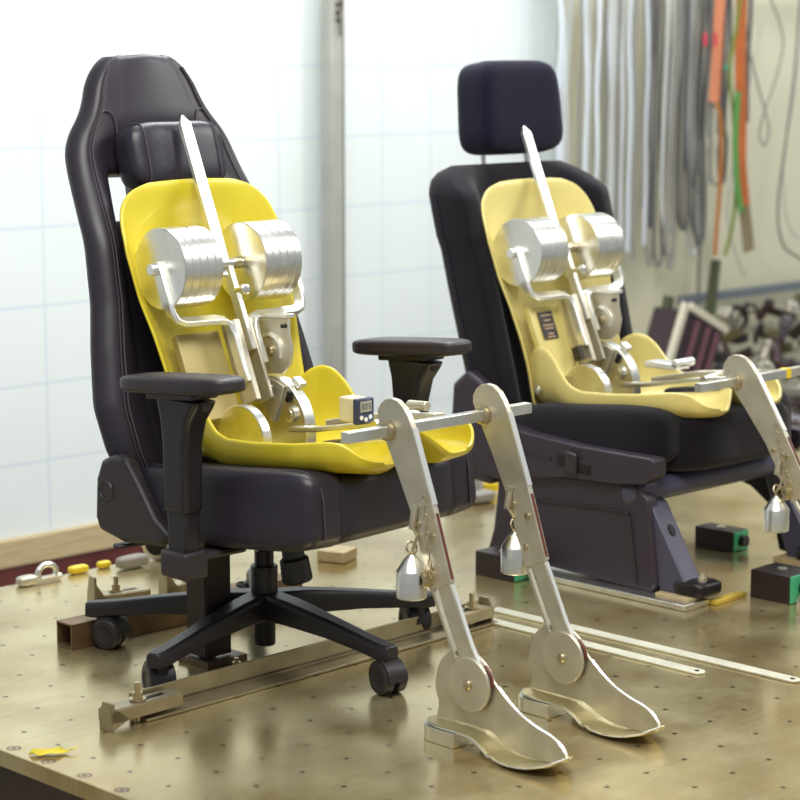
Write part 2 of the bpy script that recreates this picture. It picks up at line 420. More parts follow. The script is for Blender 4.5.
# hinge covers
hp = [(.090, .425), (.125, .412), (.142, .375), (.147, .30), (.136, .275), (.06, .262), (-.05, .272), (-.075, .295), (-.030, .322), (.02, .385), (.055, .425)]
for sx in (-1, 1):
    mb = MB().yz(hp, sx*.262, sx*.296); hc = mb.build('hinge_cover', plastic_grey, CH, bevel=.010, segs=3)
    mb = MB().lathe([(0, .022), (.003, .020), (.003, .016), (.001, .015)], (sx*.296, .11, .355), (sx, 0, 0), 24); mb.build('cap', plastic_grey, hc)
MB().ribbon([(-.262, .03, .33), (-.262, -.10, .318)], .03, .022, (0, 0, 1)).build('recline_bracket', plastic_grey, CH, bevel=.004)
MB().sweep(smooth_path([(-.16, .02, .262), (-.24, .05, .258), (-.30, .085, .252)], 4), [(-.004, -.011), (.004, -.011), (.004, .011), (-.004, .011)], side=(0, 0, 1)).build('height_lever', plastic, CH, bevel=.003)
# armrests
def armrest(x, y, sx):
    a = bpy.data.objects.new('armrest', None); col.objects.link(a); a.parent = CH; a.location = (x, y, 0); a.empty_display_size = .05
    pr = RM(rx=R_(-4.5))
    MB().puff((0, 0, .588), (.086, .290, .034), 5, pr, 14).build('arm_pad', plastic_grey, a, sharp=0)
    MB().box((0, -.0, .568), (.06, .13, .012), pr).build('pad_slide', plastic, a, bevel=.003)
    # flared sleeve
    mb = MB(); lv = [(.360, .046, .062, 0), (.48, .048, .066, 0), (.525, .052, .082, .004), (.550, .056, .108, .010), (.563, .058, .118, .012)]
    vs = []
    for zz, w_, h_, dy_ in lv: vs += [(a_*w_/2, -dy_+b_*h_/2, zz) for a_, b_ in ((-1, -.8), (-.7, -1), (.7, -1), (1, -.8), (1, .8), (.7, 1), (-.7, 1), (-1, .8))]
    fs = [(k*8+q_, k*8+(q_+1) % 8, (k+1)*8+(q_+1) % 8, (k+1)*8+q_) for k in range(4) for q_ in range(8)]+[tuple(range(7, -1, -1)), tuple(32+q_ for q_ in range(8))]
    mb._add(vs, fs).build('upper_sleeve', plastic, a, bevel=.003)
    MB().box((0, 0, .325), (.036, .052, .09)).build('inner_post', plastic, a, bevel=.005)
    MB().box((0, 0, .262), (.056, .074, .05)).box((-sx*.07, .0, .272), (.12, .05, .014)).build('mounting_bracket', plastic_grey, a, bevel=.007, segs=3)
    MB().cyl((sx*.0, -.06, .555), (sx*.0, -.068, .555), .010, n=16).build('lock_button', plastic_grey, a)
    return a
armrest(-.318, -.148, -1)
armrest(.322, -.082, 1)
# gas lift
MB().lathe([(0, .019), (.002, .021), (.075, .0215), (.078, .0265), (.158, .0265), (.160, .025)], (0, 0, .022), (0, 0, 1), 32).build('lift_sleeve', plastic, CH)
MB().cyl((0, 0, .18), (0, 0, .212), .019, n=28).cyl((0, 0, .21), (0, 0, .262), .013, n=24).cyl((0, 0, .235), (0, 0, .262), .022, n=24).build('gas_piston', black_steel, CH)
MB().lathe([(0, .026), (.004, .030), (.045, .028), (.05, .022), (.10, .018)], (.0, -.098, .165), (-.12, .10, 1), 28).build('tension_knob', plastic, CH)
# star base
MB().lathe([(0, .030), (.004, .033), (.044, .036), (.050, .030)], (0, 0, .078), (0, 0, 1), 32).build('base_hub', plastic, CH)
def base_leg(ang, cast):
    L = .335; d = Vector((math.cos(ang), math.sin(ang), 0)); n = Vector((-d.y, d.x, 0))
    mb = MB(); secs = []
    for t, wd, zt, h in ((.018, .058, .130, .050), (.09, .050, .126, .046), (.20, .040, .112, .036), (.30, .036, .097, .030), (.345, .040, .092, .030), (.365, .030, .090, .028)):
        secs.append([d*t+n*(wd/2*a)+Vector((0, 0, z)) for a, z in ((-1, zt-h), (1, zt-h), (1, zt-.008), (.72, zt), (-.72, zt), (-1, zt-.008))])
    vs = [p for s_ in secs for p in s_]; fs = []
    for i in range(len(secs)-1):
        for k in range(6): fs.append((i*6+k, i*6+(k+1) % 6, (i+1)*6+(k+1) % 6, (i+1)*6+k))
    fs += [tuple(range(5, -1, -1)), tuple((len(secs)-1)*6+k for k in range(6))]
    mb._add(vs, fs); leg = mb.build('base_leg', plastic, CH, bevel=.003)
    # twin wheel caster
    c = d*L; ca = cast; cd = Vector((math.cos(ca), math.sin(ca), 0)); cn = Vector((-cd.y, cd.x, 0))
    ax = c+cd*.022+Vector((0, 0, .031))
    mb = MB(); mb.cyl(c+Vector((0, 0, .045)), c+Vector((0, 0, .075)), .011, n=16)
    for s_ in (-1, 1):
        mb.lathe([(0, .024), (.002, .0305), (.018, .0305), (.021, .027), (.0215, .018), (.0195, .015)], ax+cn*(s_*.004), cn*s_, 28)
    # hood
    P = [ax+Vector((0, 0, math.sin(a)*.033))+cd*(math.cos(a)*.033) for a in [R_(-5+i*19) for i in range(11)]]
    mb.sweep(P, [(-.021, -.0015), (.021, -.0015), (.021, .0015), (-.021, .0015)], side=cn)
    mb.build('caster', rubber, leg)
base_leg(R_(-91), R_(-100)); base_leg(R_(-165), R_(70)); base_leg(R_(-20), R_(70)); base_leg(R_(124), R_(-70)); base_leg(R_(52), R_(80))

# ================================================================== SEATING MANIKIN
def manikin(loc, shell, label, labelled, kay=-.196, kaz=-.413, g=0.0, hs=.15, lx=-.125, rx=.116):
    H = thing('seating_manikin', loc, label, 'test manikin', None)
    # --- back pan
    EY = [(.40, .052), (.42, .055), (.50, .066), (.565, .086), (.64, .112), (.705, .135), (.79, .164), (.845, .184), (.89, .200), (.92, .210)]
    EW = [(.40, .150), (.42, .160), (.50, .168), (.565, .172), (.64, .182), (.705, .196), (.79, .202), (.845, .197), (.873, .188), (.892, .172), (.906, .155), (.914, .135), (.92, .105)]
    def bp(u, z):
        a = abs(u); wv = interp(z, EW); c = max(0, min(1, (.905-z)/.10))
        dep = .048*c*(1-a**2.2)
        lip = -.010*max(0, (a-.9)/.1)*c
        return Vector((u*wv, interp(z, EY)+dep+lip, z+.004*(1-a*a)))
    zz = lambda v: .40+.52*v
    MB().grid(lambda u, v: bp(u*2-1, zz(v)), 36, 44).build('back_pan', shell, H, solid=.007, offset=0, subsurf=1, sharp=0)
    # --- seat pan
    RZ = [(-.445, .458), (-.43, .462), (-.42, .474), (-.40, .492), (-.37, .494), (-.30, .484), (-.20, .474), (-.12, .471), (-.085, .480), (-.06, .505), (-.035, .535), (-.01, .553), (.02, .558), (.045, .548), (.07, .52), (.085, .49)]
    BZ = [(-.445, .450), (-.43, .438), (-.40, .426), (-.34, .421), (-.26, .412), (-.17, .402), (-.06, .390), (.02, .386), (.05, .394), (.07, .42), (.085, .47)]
    SW = [(-.445, .105), (-.43, .135), (-.41, .156), (-.37, .174), (-.30, .190), (-.15, .192), (-.05, .186), (.03, .172), (.085, .140)]
    def sp(u, y):
        a = abs(u); wv = interp(y, SW); s_ = 1 if u > 0 else -1
        ph = a*PI/2
        x = wv*(math.sin(ph)**.72 + .07*math.sin(2*ph)**2*(a > .4))
        zr = interp(y, RZ); zb = interp(y, BZ)
        z = zr-(zr-zb)*math.cos(ph)**.75
        fr = max(0, min(1, (-y-.10)/.16)); fr = fr*fr*(3-2*fr)
        cr = fr*.050*max(0, math.cos(min(1, x/.070)*PI/2))**1.2
        ye = y + (.05*max(0, 1-x/.09)**1.5 if y < -.30 else 0)*min(1, (-y-.30)/.12)
        return Vector((s_*x, ye, z+cr))
    yy = lambda v: -.445+.530*v
    sp_o = MB().grid(lambda u, v: sp(u*2-1, yy(v)), 56, 52).build('seat_pan', shell, H, solid=.007, offset=0, subsurf=1, sharp=0)
    mb = MB()
    p = sp(-.93, .02)
    mb.lathe([(0, .010), (.002, .009), (.002, .004), (.0035, .003)], p+Vector((-.004, 0, -.07)), (-1, 0, -.1), 20)
    if labelled: mb.build('bolt_head', alu_dull, sp_o)
    # --- head room probe and torso bar
    def tor(z, dy=0): return Vector((0, .229-(1.041-z)*.425+dy, z))
    a, b = tor(1.035), tor(.775)
    mb = MB(); mb.ribbon([tor(1.047), tor(1.030), tor(.74)], .026, .010, (1, 0, 0), scale=[.15, 1, 1])
    mb.build('head_room_probe', white_metal, H, bevel=.002)
    mb = MB(); mb.ribbon([tor(.76, -.010), tor(.60, -.012)], .012, .022, (1, 0, 0)); mb.build('torso_bar', white_metal, H, bevel=.002)
    kb = MB().cyl(tor(.715)+Vector((-.004, -.02, 0)), tor(.715)+Vector((-.012, -.052, .004)), .0055, n=14)
    kb.lathe([(0, .006), (.002, .010), (.012, .010), (.014, .007)], tor(.715)+Vector((-.012, -.050, .004)), (-.2, -1, .1), 18)
    kb.build('clamp_knob', alu, H)
    # --- weights
    AY, AZ_ = .095, .765
    for x0 in (-.170, .030):
        for k in range(5):
            MB().lathe([(0, .0755), (.0014, .0775), (.0170, .0775), (.0184, .0755)], (x0+k*.0185, AY, AZ_), (1, 0, 0), 64).build('weight_disc', alu, H)
    MB().cyl((-.186, AY, AZ_), (.160, AY, AZ_), .0085, n=20).build('axle', alu, H)
    for x in (-.194, .010, .156):
        MB().lathe([(0, .010), (.002, .0115), (.016, .0115), (.018, .009)], (x, AY, AZ_), (1, 0, 0), 18).build('axle_collar', white_metal if x < 0 else brass, H)
    # U-shaped weight hangers
    def arm(path, sc_=None): return MB().ribbon(path, .023, .011, (0, 1, .42), sc_)
    S = .425
    def q(x, z, dy=0): return Vector((x, AY-(AZ_-z)*S+dy, z))
    pl = [q(-.174, .776), q(-.174, .705), q(-.172, .684), q(-.164, .671), q(-.148, .666), q(-.066, .664), q(-.050, .661), q(-.042, .652), q(-.040, .63), q(-.040, .57), q(-.037, .545)]
    arm(pl).build('weight_hanger', white_metal, H, bevel=.0015)
    pr = [q(.156, .776), q(.156, .705), q(.154, .684), q(.146, .671), q(.130, .666), q(.038, .664), q(.024, .660), q(.018, .650), q(.016, .63), q(.016, .575)]
    arm(pr).build('weight_hanger', white_metal, H, bevel=.0015)
    for x0, x1 in ((-.034, -.020), (.004, .012)):
        mb = MB(); mb.ribbon([q((x0+x1)/2, .655, .014), q((x0+x1)/2, .505, .014)], abs(x1-x0), .045, (1, 0, 0)); mb.build('torso_channel', alu_dull, H, bevel=.002)
    # inner beige mounting plate left of the torso channel
    mb = MB(); mb.ribbon([q(-.092, .635, .050), q(-.092, .475, .050)], .105, .018, (1, 0, 0)); ip = mb.build('back_block', shell if labelled else mat('ochre_block', (.42, .34, .14), .45, .3), H, bevel=.003)
    if labelled:
        MB().ribbon([q(-.100, .625, .037), q(-.100, .565, .037)], .048, .002, (1, 0, 0)).build('label_plate', label_black, ip)
        mb = MB()
        for k, (z, wd) in enumerate(((.619, .034), (.608, .022), (.597, .036), (.590, .030), (.578, .020), (.571, .026))):
            mb.ribbon([q(-.100, z, .0352), q(-.100, z-.003, .0352)], wd, .001, (1, 0, 0))
        mb.build('label_print', label_print, ip)
        MB().ribbon([q(-.055, .545, .01), q(-.055, .515, .01)], .014, .022, (1, 0, 0)).build('stop_block', label_black, ip)
    # --- hip linkage
    hy, hz = -.055, .468      # hip pivot
    # left hip disc
    MB().lathe([(0, .066), (.0015, .068), (.020, .068), (.0215, .066)], (-.104, -.055, .4465), (1, 0, 0), 56).build('hip_disc', alu, H)
    def arcp(cy, cz, r, a0, a1, n=10): return [(cy+r*math.cos(R_(a0+(a1-a0)*i/n)), cz+r*math.sin(R_(a0+(a1-a0)*i/n))) for i in range(n+1)]
    WC = (.012, .445)
    MB().yz(arcp(*WC, .105, 52, 190, 30)+[(-.09, .418), (.05, .418)], .030, .056).build('hip_quadrant', alu, H, bevel=.0015)
    MB().yz([(-.006, .462), (.004, .462)]+arcp(*WC, .100, 62, 118), .024, .0295).build('sector_plate', alu_dull, H, bevel=.001)
    MB().lathe([(0, .009), (.003, .009)], (.022, -.050, .482), (1, 0, 0), 18).lathe([(0, .013), (.001, .016), (.006, .016)], (.0235, -.050, .482), (1, 0, 0), 24).build('pivot_pin', alu, H)
    for a_ in (72, 96): MB().lathe([(0, .003), (.002, .0045), (.004, .0045)], (.020, WC[0]+.085*math.cos(R_(a_)), WC[1]+.085*math.sin(R_(a_))), (1, 0, 0), 12).build('rivet', white_metal, H)
    MB().box((.026, -.046, .515), (.004, .010, .022), RM(rx=R_(20))).build('pointer', black_steel, H)
    # pelvis link plate above (rounded top bracket)
    out = [(.054, .660), (.050, .664), (-.030, .667), (-.034, .663), (-.036, .635), (-.044, .605), (-.038, .575), (-.018, .556), (.066, .548), (.082, .578), (.060, .592), (.055, .63)]
    MB().yz(out, .036, .043).build('link_plate', alu_dull, H, bevel=.0012)
    cyy, czz = .012, .600
    MB().lathe([(0, .007), (.004, .009), (.008, .009)], (.028, cyy, czz), (1, 0, 0), 16).build('link_pin', brass, H)
    mb = MB(); mb.sweep([(.0345, y, z) for y, z in arcp(cyy+.004, czz-.004, .034, 60, 195, 16)], [(-.003, -.003), (.003, -.003), (.003, .003), (-.003, .003)], side=(1, 0, 0)); mb.build('angle_scale', white_metal, H)
    MB().box((.042, .010, .668), (.022, .092, .008), RM(rx=R_(-2))).build('link_cap', white_metal, H, bevel=.001)
    MB().cyl((.026, -.028, .650), (.036, -.028, .650), .004, n=12).build('link_screw', black_steel, H)
    MB().box((.052, -.048, .541), (.020, .024, .012), RM(rx=R_(30))).build('quadrant_stop', white_metal, H, bevel=.002)
    # --- thigh bar, T bar
    TY, TZ = -.483, .522
    MB().ribbon([(-.004, -.09, .462), (-.004, -.16, .470), (-.004, -.32, .499), (-.004, TY, TZ-.002)], .024, .010, (1, 0, 0)).build('thigh_bar', alu, H, bevel=.002)
    MB().ribbon([(.058, -.13, .472), (.052, -.26, .500), (.050, -.43, .520)], .026, .012, (1, 0, 0)).cyl((.048, -.40, .535), (.05, -.35, .532), .009, n=16).build('thigh_link', alu_dull, H, bevel=.002)
    MB().cyl((-.02, -.33, .500), (.09, -.33, .508), .009, n=18).build('cross_shaft', alu, H)
    MB().ribbon([(-.236, TY, TZ), (.228, TY, TZ)], .019, .019, (0, 0, 1)).build('knee_bar', alu, H, bevel=.001)
    if labelled: MB().box((.075, TY, TZ), (.016, .0205, .0205)).build('yellow_tape', yel_paint, H)
    # --- inclinometer on the thigh bar
    if not labelled:
        bx = MB().box((-.022, -.280, .524), (.034, .046, .046)).build('inclinometer', cream, H, bevel=.003)
        RZt = RM(rz=0)
        MB().box((-.024, -.307, .524), (.044, .012, .048)).build('bezel', navy_pl, bx, bevel=.003)
        MB().box((-.024, -.3136, .533), (.028, .0015, .020)).build('display', lcd, bx)
        mb = MB()
        for x in (-.035, -.024, -.013): mb.lathe([(0, .0042), (.001, .0042)], (x, -.3132, .513 if x != -.024 else .509), (0, -1, 0), 14)
        mb.build('button', white_pl, bx)
        seg = {'top': (0, .0045, 0), 'mid': (0, 0, 0), 'bot': (0, -.0045, 0), 'tl': (-.0022, .00225, 1), 'tr': (.0022, .00225, 1), 'bl': (-.0022, -.00225, 1), 'br': (.0022, -.00225, 1)}
        mb = MB()
        for cx, use in ((-.033, ('top', 'tr', 'mid', 'br', 'bot')), (-.024, ('top', 'tl', 'tr', 'bl', 'br', 'bot')), (-.015, ('top', 'tl', 'mid', 'br', 'bot'))):
            for u_ in use:
                ox, oz, vert = seg[u_]; mb.box((cx+ox, -.3146, .533+oz), (.0009 if vert else .0036, .0005, .0036 if vert else .0009))
        mb.build('digits', label_black, bx)
    else:
        MB().box((-.01, -.22, .522), (.05, .09, .014)).cyl((-.035, -.26, .530), (.03, -.26, .530), .010, n=16).build('inclinometer_mount', white_metal, H, bevel=.002)
    # --- legs
    for x, lab in ((lx, 0), (rx, 1)):
        kn = Vector((x, TY, TZ)); LT = .012
        # direction knee -> ankle
        ka = Vector((0, kay, kaz))   # knee to ankle
        d = ka.normalized(); nrm = Vector((0, -d.z, d.y))   # points towards the front
        nrm = Vector((0, d.z, -d.y))
        if nrm.y > 0: nrm = -nrm
        def P(s_, t_, xo=0): v = kn+d*s_+nrm*t_; return (v.y, v.z)
        out = []
        out = [P(.012, -.016), P(-.030, -.018), P(-.042, -.012), P(-.050, .000), P(-.053, .014), P(-.050, .028), P(-.041, .041), P(-.026, .051), P(-.008, .055), P(.015, .056), P(.16, .045), P(.285, .031), P(.285, -.024), P(.15, -.010), P(.06, -.013)]
        leg = MB().yz(out, x-LT/2, x+LT/2).build('lower_leg', alu_dull, H, bevel=.0012, origin=kn)
        def sub(mb, name, m, par=leg, **k):
            o = mb.build(name, m, par, origin=kn, **k); o.location = (0, 0, 0); return o
        # bright front edge + dark-red slot
        f0, f1 = Vector((0, *P(.015, .0568))), Vector((0, *P(.150, .0466)))
        mb = MB().ribbon([Vector((x, f0.y, f0.z)), Vector((x, f1.y, f1.z))], LT*.98, .0015, (1, 0, 0)); sub(mb, 'front_edge', white_metal)
        f0, f1 = Vector((0, *P(.165, .0453))), Vector((0, *P(.28, .0322)))
        mb = MB().ribbon([Vector((x, f0.y, f0.z)), Vector((x, f1.y, f1.z))], LT*.4, .0015, (1, 0, 0)); sub(mb, 'slot', red_slot)
        # knee bushing
        mb = MB().lathe([(0, .013), (.002, .0165), (.010, .0165), (.012, .013)], (x-LT/2-.012, kn.y, kn.z), (1, 0, 0), 24); sub(mb, 'knee_bushing', brass)
        # shin plate with slot
        o_ = [P(.25, .028), P(.32, .026), P(.40, .028), P(.445, .034), P(.445, -.014), P(.40, -.020), P(.32, -.022), P(.25, -.022)]
        i_ = [P(.255, -.006), P(.32, -.006), P(.40, -.006), P(.405, -.006), P(.405, -.014), P(.40, -.014), P(.32, -.0155), P(.255, -.0155)]
        mb = MB().ring_yz(o_, i_, x-.0045, x+.0045); sub(mb, 'shin_plate', alu_dull, bevel=.0008)
        e0 = Vector((x, *P(.288, .0278))); e1 = Vector((x, *P(.40, .0288))); e2 = Vector((x, *P(.44, .0345)))
        mb = MB().ribbon([e0, e1, e2], .008, .0012, (1, 0, 0)); sub(mb, 'shin_edge', white_metal)
        # screws
        for s_, t_ in ((.17, .0), (.20, .024), (.25, -.004)):
            y_, z_ = P(s_, t_); sub(MB().lathe([(0, .003), (.001, .0055), (.004, .0055)], (x-LT/2-.004, y_, z_), (1, 0, 0), 12), 'screw', brass)
        # hanging bell weight with hook and link
        hyz = P(hs, .004); by, bz = hyz
        mb = MB().tube([(x-.010, by, bz), (x-.012, by+.002, bz-.012), (x-.012, by+.006, bz-.024)], .0045, 8)
        mb.ribbon([(x-.010, by, bz+.012), (x-.012, by+.006, bz-.030)], .012, .004, (0, 1, 0)); sub(mb, 'hanger_link', alu_dull)
        cx_, cy_ = x+(-.020 if lab == 0 else .004), by-.002; tz = bz-.072
        mb = MB().tube([(x-.012, by+.004, bz-.026), (x-.010, cy_-.004, bz-.040), (cx_+.004, cy_, tz+.010), (cx_, cy_, tz)], .0028, 8)
        mb.tube([(cx_+.012*math.cos(a), cy_+.004*math.sin(a), tz+.012+.010*math.sin(a)) for a in [2*PI*i/16 for i in range(16)]], .002, 6, closed=True)
        sub(mb, 'hook', brass)
        mb = MB().lathe([(0, .0245), (.002, .0268), (.047, .0268), (.049, .0258), (.069, .013), (.072, .009), (.077, .006)], (cx_, cy_, tz-.076), (0, 0, 1), 36); sub(mb, 'bell_weight', alu)
        if lab == 0:
            y_, z_ = P(.262, -.022)
            mb = MB().lathe([(0, .0095), (.001, .016), (.020, .016), (.021, .010), (.012, .0095)], (x-.026, y_, z_), (1, 0, 0), 24, cap=False); sub(mb, 'clamp_nut', brass)
            ch = []
            for k in range(9):
                ch.append(k)
            mb = MB()
            y0_, z0_ = P(.135, .040); y1_, z1_ = P(.26, .0)
            for k in range(11):
                t_ = k/10; yk = y0_+(y1_-y0_)*t_; zk = z0_+(z1_-z0_)*t_-.012*math.sin(PI*t_)
                mb.tube([(x-.014+(.003 if k % 2 else 0)*math.cos(a), yk+.004*math.cos(a), zk+.0065*math.sin(a)) for a in [2*PI*i/8 for i in range(8)]], .0013, 5, closed=True)
            sub(mb, 'chain', brass)
        # ankle + shoe (all in manikin coordinates, origin at the knee so that copies can swing)
        ank = kn+ka
        sh = [(.088, -.075), (.083, -.050), (.092, -.02), (.082, .020), (.058, .045), (.025, .056), (-.005, .052), (-.032, .034), (-.046, .014), (-.058, .004), (-.080, -.012), (-.115, -.032), (-.155, -.046), (-.190, -.054), (-.215, -.066), (-.228, -.086), (-.19, -.099), (-.13, -.100), (-.09, -.094), (-.05, -.078), (-.02, -.074)]
        sh = [(ank.y+(a_ if a_ > -.03 else -.03+(a_+.03)*.90), ank.z+b_) for a_, b_ in sh]
        sm = smooth_path([(0, *p) for p in sh+sh[:1]], 3)[:-1]
        shoe = MB().yz([(p.y, p.z) for p in sm], x+.0035, x+.0085).build('shoe', alu_dull, H, bevel=.001, origin=kn)
        def sub2(mb, name, m, **k): return sub(mb, name, m, shoe, **k)
        edge = [Vector((x+.006, *p)) for p in sh[9:17]]
        sub2(MB().ribbon(smooth_path(edge, 3), .006, .0016, (1, 0, 0)), 'bright_edge', white_metal)
        # sole
        SZ = [(-.224, .028), (-.212, .022), (-.205, .017), (-.17, .007), (-.13, .003), (-.10, .004), (-.075, .010), (-.05, .022), (-.025, .0285), (0, .029), (.10, .030)]
        SW_ = [(-.224, .002), (-.221, .014), (-.210, .027), (-.185, .040), (-.15, .047), (-.11, .045), (-.06, .036), (-.02, .032), (.05, .034), (.075, .028), (.090, .016), (.097, .004)]
        def so(u, v):
            y_ = -.224+.321*v; wv = interp(y_, SW_); 
            return Vector((x-.001+(u*2-1)*wv-.006*max(0, min(1, -y_/.08)), ank.y+y_, g+interp(y_, SZ)+.004*abs(u*2-1)**3*(1 if y_ < -.08 else 0)))
        sub2(MB().grid(so, 12, 48), 'sole', mat('olive_metal', (.50, .42, .20), .35, .8, c2=(.62, .55, .33), scale=18), solid=.003, sharp=0)
        # sole rim
        rim = [so(0, v/40) for v in range(41)]
        sub2(MB().tube(rim, .0013, 6), 'sole_rim', white_metal)
        # heel block
        hb = []
        for i in range(11):
            a_ = PI*i/10; hb.append((x-.004+.033*math.cos(a_), ank.y+.062+.036*math.sin(a_)))
        hb += [(x-.037, ank.y+.008), (x+.029, ank.y+.008)]
        sub2(MB().prism(hb, lambda a_, b_: (a_, b_, g+.0005), lambda a_, b_: (a_, b_, g+.0265)), 'heel_block', alu, bevel=.001)
        # ankle disc
        sub2(MB().lathe([(0, .046), (.001, .047), (.006, .047), (.007, .046)], (x-.0105, ank.y, ank.z), (1, 0, 0), 48), 'ankle_disc', alu_dull)
        sub2(MB().lathe([(0, .004), (.001, .007), (.003, .0085), (.006, .0085)], (x-.0165, ank.y, ank.z), (1, 0, 0), 20), 'ankle_pin', brass)
        ra = [Vector((x+.0, ank.y+.0485*math.cos(a_), ank.z+.0485*math.sin(a_))) for a_ in [R_(128+i*8) for i in range(7)]]
        sub2(MB().ribbon(ra, .006, .002, (1, 0, 0)), 'ankle_slot', red_slot)
    return H
manikin((0, 0, 0), yellow, 'bright yellow and aluminium seating manikin with a small digital display, in the gaming chair', False)
manikin((1.14, .13, -.05), pale_yellow, 'pale yellow and aluminium seating manikin with a black label plate, in the black car seat', True, -.275, -.365, .05, .20, -.10, .185)

# ================================================================== CAR SEAT
CX = 1.165
CS = thing('car_seat', (CX, 0, 0), 'black fabric car seat with headrest on a dark plastic base, holding the pale manikin', 'car seat')
def cyb(z): return .435+(z-.90)*.27
CW = [(.28, .250), (.45, .250), (.63, .255), (.72, .255), (.74, .262), (.79, .262), (.84, .262), (.87, .250), (.89, .225), (.90, .19)]
def cback(p):
    return p
mb = MB()
def cb(u, v):   # closed loft: u around, v up
    z = .27+.635*v; wv = interp(z, CW); a = 2*PI*u
    cx, sy = math.cos(a), math.sin(a)
    X = wv*math.copysign(abs(cx)**.45, cx); th = .060 if z < .86 else .060*math.sqrt(max(.05, 1-((z-.86)/.047)**2))
    Y = th*math.copysign(abs(sy)**.6, sy)
    k = max(0, min(1, (abs(X)/wv-.55)/.3))
    if sy < 0: Y = Y*.45-.070*k*k*(3-2*k)*(1 if z < .84 else max(0, 1-(z-.84)/.06))
    if .725 < z < .745 and sy < 0: Y += .006
    return Vector((X, cyb(z)+Y, z))
mb.grid(cb, 64, 40)
n0 = len(mb.v); mb.f.append(tuple(40*65+i for i in range(64))); mb.f.append(tuple(range(63, -1, -1)))
mb.build('backrest', fabric, CS, sharp=0)
for s_ in (-1, 1):
    MB().tube([cb(.5 if s_ < 0 else 0, v/20) for v in range(0, 19)], .003, 6).build('piping', fabric_navy, CS)
hr = MB().puff((.022, .458, 1.036), (.275, .125, .222), 5.5, RM(rx=R_(-6)), 14, lambda p: Vector((p.x*(1-.05*p.z/.11), p.y-.018*(abs(p.x)/.17)**3, p.z)))
hro = hr.build('headrest', fabric_navy, CS, sharp=0)
mb = MB()
for s_ in (-1, 1):
    pts = [Vector((.022+s_*.082, .458, 1.036))+RM(rx=R_(-6)) @ Vector((0, -.061*min(1, abs(math.cos(a))**.4), .109*math.copysign(abs(math.sin(a))**.45, math.sin(a)))) for a in [-PI/2+PI*i/24 for i in range(25)]]
    mb.tube(pts, .002, 6)
mb.build('seam', fabric, hro)
for x in (-.055, .098):
    p = MB().cyl((x, .462, .87), (x, .470, .99), .0065, n=16).build('headrest_post', alu, CS)
    MB().lathe([(0, .022), (.012, .020), (.014, .012)], (x, .462, .890), (0, .05, 1), 20).build('guide_sleeve', plastic_grey, p)
# cushion
cm = RM(rx=R_(-6))
MB().puff((0, -.055, .308), (.40, .52, .14), 5, cm, 14).build('seat_cushion', fabric, CS, sharp=0)
for s_ in (-1, 1):
    MB().puff((s_*.195, -.02, .325), (.12, .46, .14), 4.5, cm, 12).build('cushion_bolster', fabric, CS, sharp=0)
# side trims
tp = [(.27, .345), (.20, .335), (.10, .322), (-.05, .312), (-.255, .310), (-.262, .304), (-.262, .272), (-.235, .252), (-.15, .240), (-.02, .236), (.20, .205), (.27, .215)]
for s_ in (-1, 1):
    tr = MB().yz(tp, s_*.245, s_*.290).build('side_trim', purple, CS, bevel=.006, segs=3)
    MB().yz([(.012, .292), (-.085, .275), (-.085, .252), (.012, .262)], s_*.286, s_*.293).build('recess', black_steel, tr, bevel=.002)
    MB().yz([(-.018, .300), (-.050, .294), (-.050, .248), (-.018, .254)], s_*.290, s_*.300).build('release_handle', plastic_grey, tr, bevel=.004)
    MB().ribbon([(s_*.291, .16, .285), (s_*.291, .03, .272)], .006, .004, (0, 0, 1)).build('ridge', purple, tr)
    # recliner cover at the hinge
    rc = [(.19, .34), (.25, .42), (.30, .445), (.345, .41), (.35, .33), (.33, .24), (.29, .19), (.22, .185)]
    MB().yz(rc, s_*.245, s_*.285).build('recliner_cover', purple, CS, bevel=.012, segs=3)
# base side panels with inset
bp_ = [(.205, .235), (-.20, .245), (-.235, .215), (-.260, .03), (-.24, .008), (.00, .018), (.245, .022), (.225, .08)]
b_ = MB().yz(bp_, -.235, -.272).build('base_panel', purple, CS, bevel=.010, segs=3)
path = [(-.274, .17, .165), (-.274, -.15, .180), (-.274, -.175, .172), (-.274, -.185, .155), (-.274, -.205, .03)]
MB().tube(smooth_path(path, 4), .0035, 6).build('panel_ridge', plastic_grey, b_)
MB().yz([(.24, .245), (-.20, .245), (-.235, .215), (-.25, .10), (-.235, .02), (-.215, .02), (-.19, .12), (-.13, .160), (-.09, .170), (.15, .165), (.21, .10), (.23, .022), (.255, .022)], .235, .272).build('base_panel', black_steel, CS, bevel=.006)
# front legs
for s_ in (-1, 1):
    lp = [(-.185, .215), (-.232, .208), (-.335, .040), (-.350, .026), (-.350, .016), (-.262, .016), (-.255, .03)]
    lg = MB().yz(lp, s_*.205, s_*.262).build('front_leg', blue_purple, CS, bevel=.006)
    MB().prism([(s_*.234+.009*math.cos(a), .150+.011*math.sin(a)) for a in [2*PI*i/16 for i in range(16)]], lambda x, z: (x, -.262-(.158-z)*.62*1+.0-.004, z), lambda x, z: (x, -.262-(.158-z)*.62+.006, z)).build('leg_hole', black_steel, lg)
    MB().puff((s_*.225, -.335, .034), (.085, .09, .035), 4, None, 10).build('foot_cap', black_steel, CS)
    MB().cyl((s_*.235, -.355, .045), (s_*.235, -.355, .060), .010, n=6).cyl((s_*.235, -.355, .04), (s_*.235, -.355, .068), .005, n=12).build('foot_bolt', alu_dull, CS)
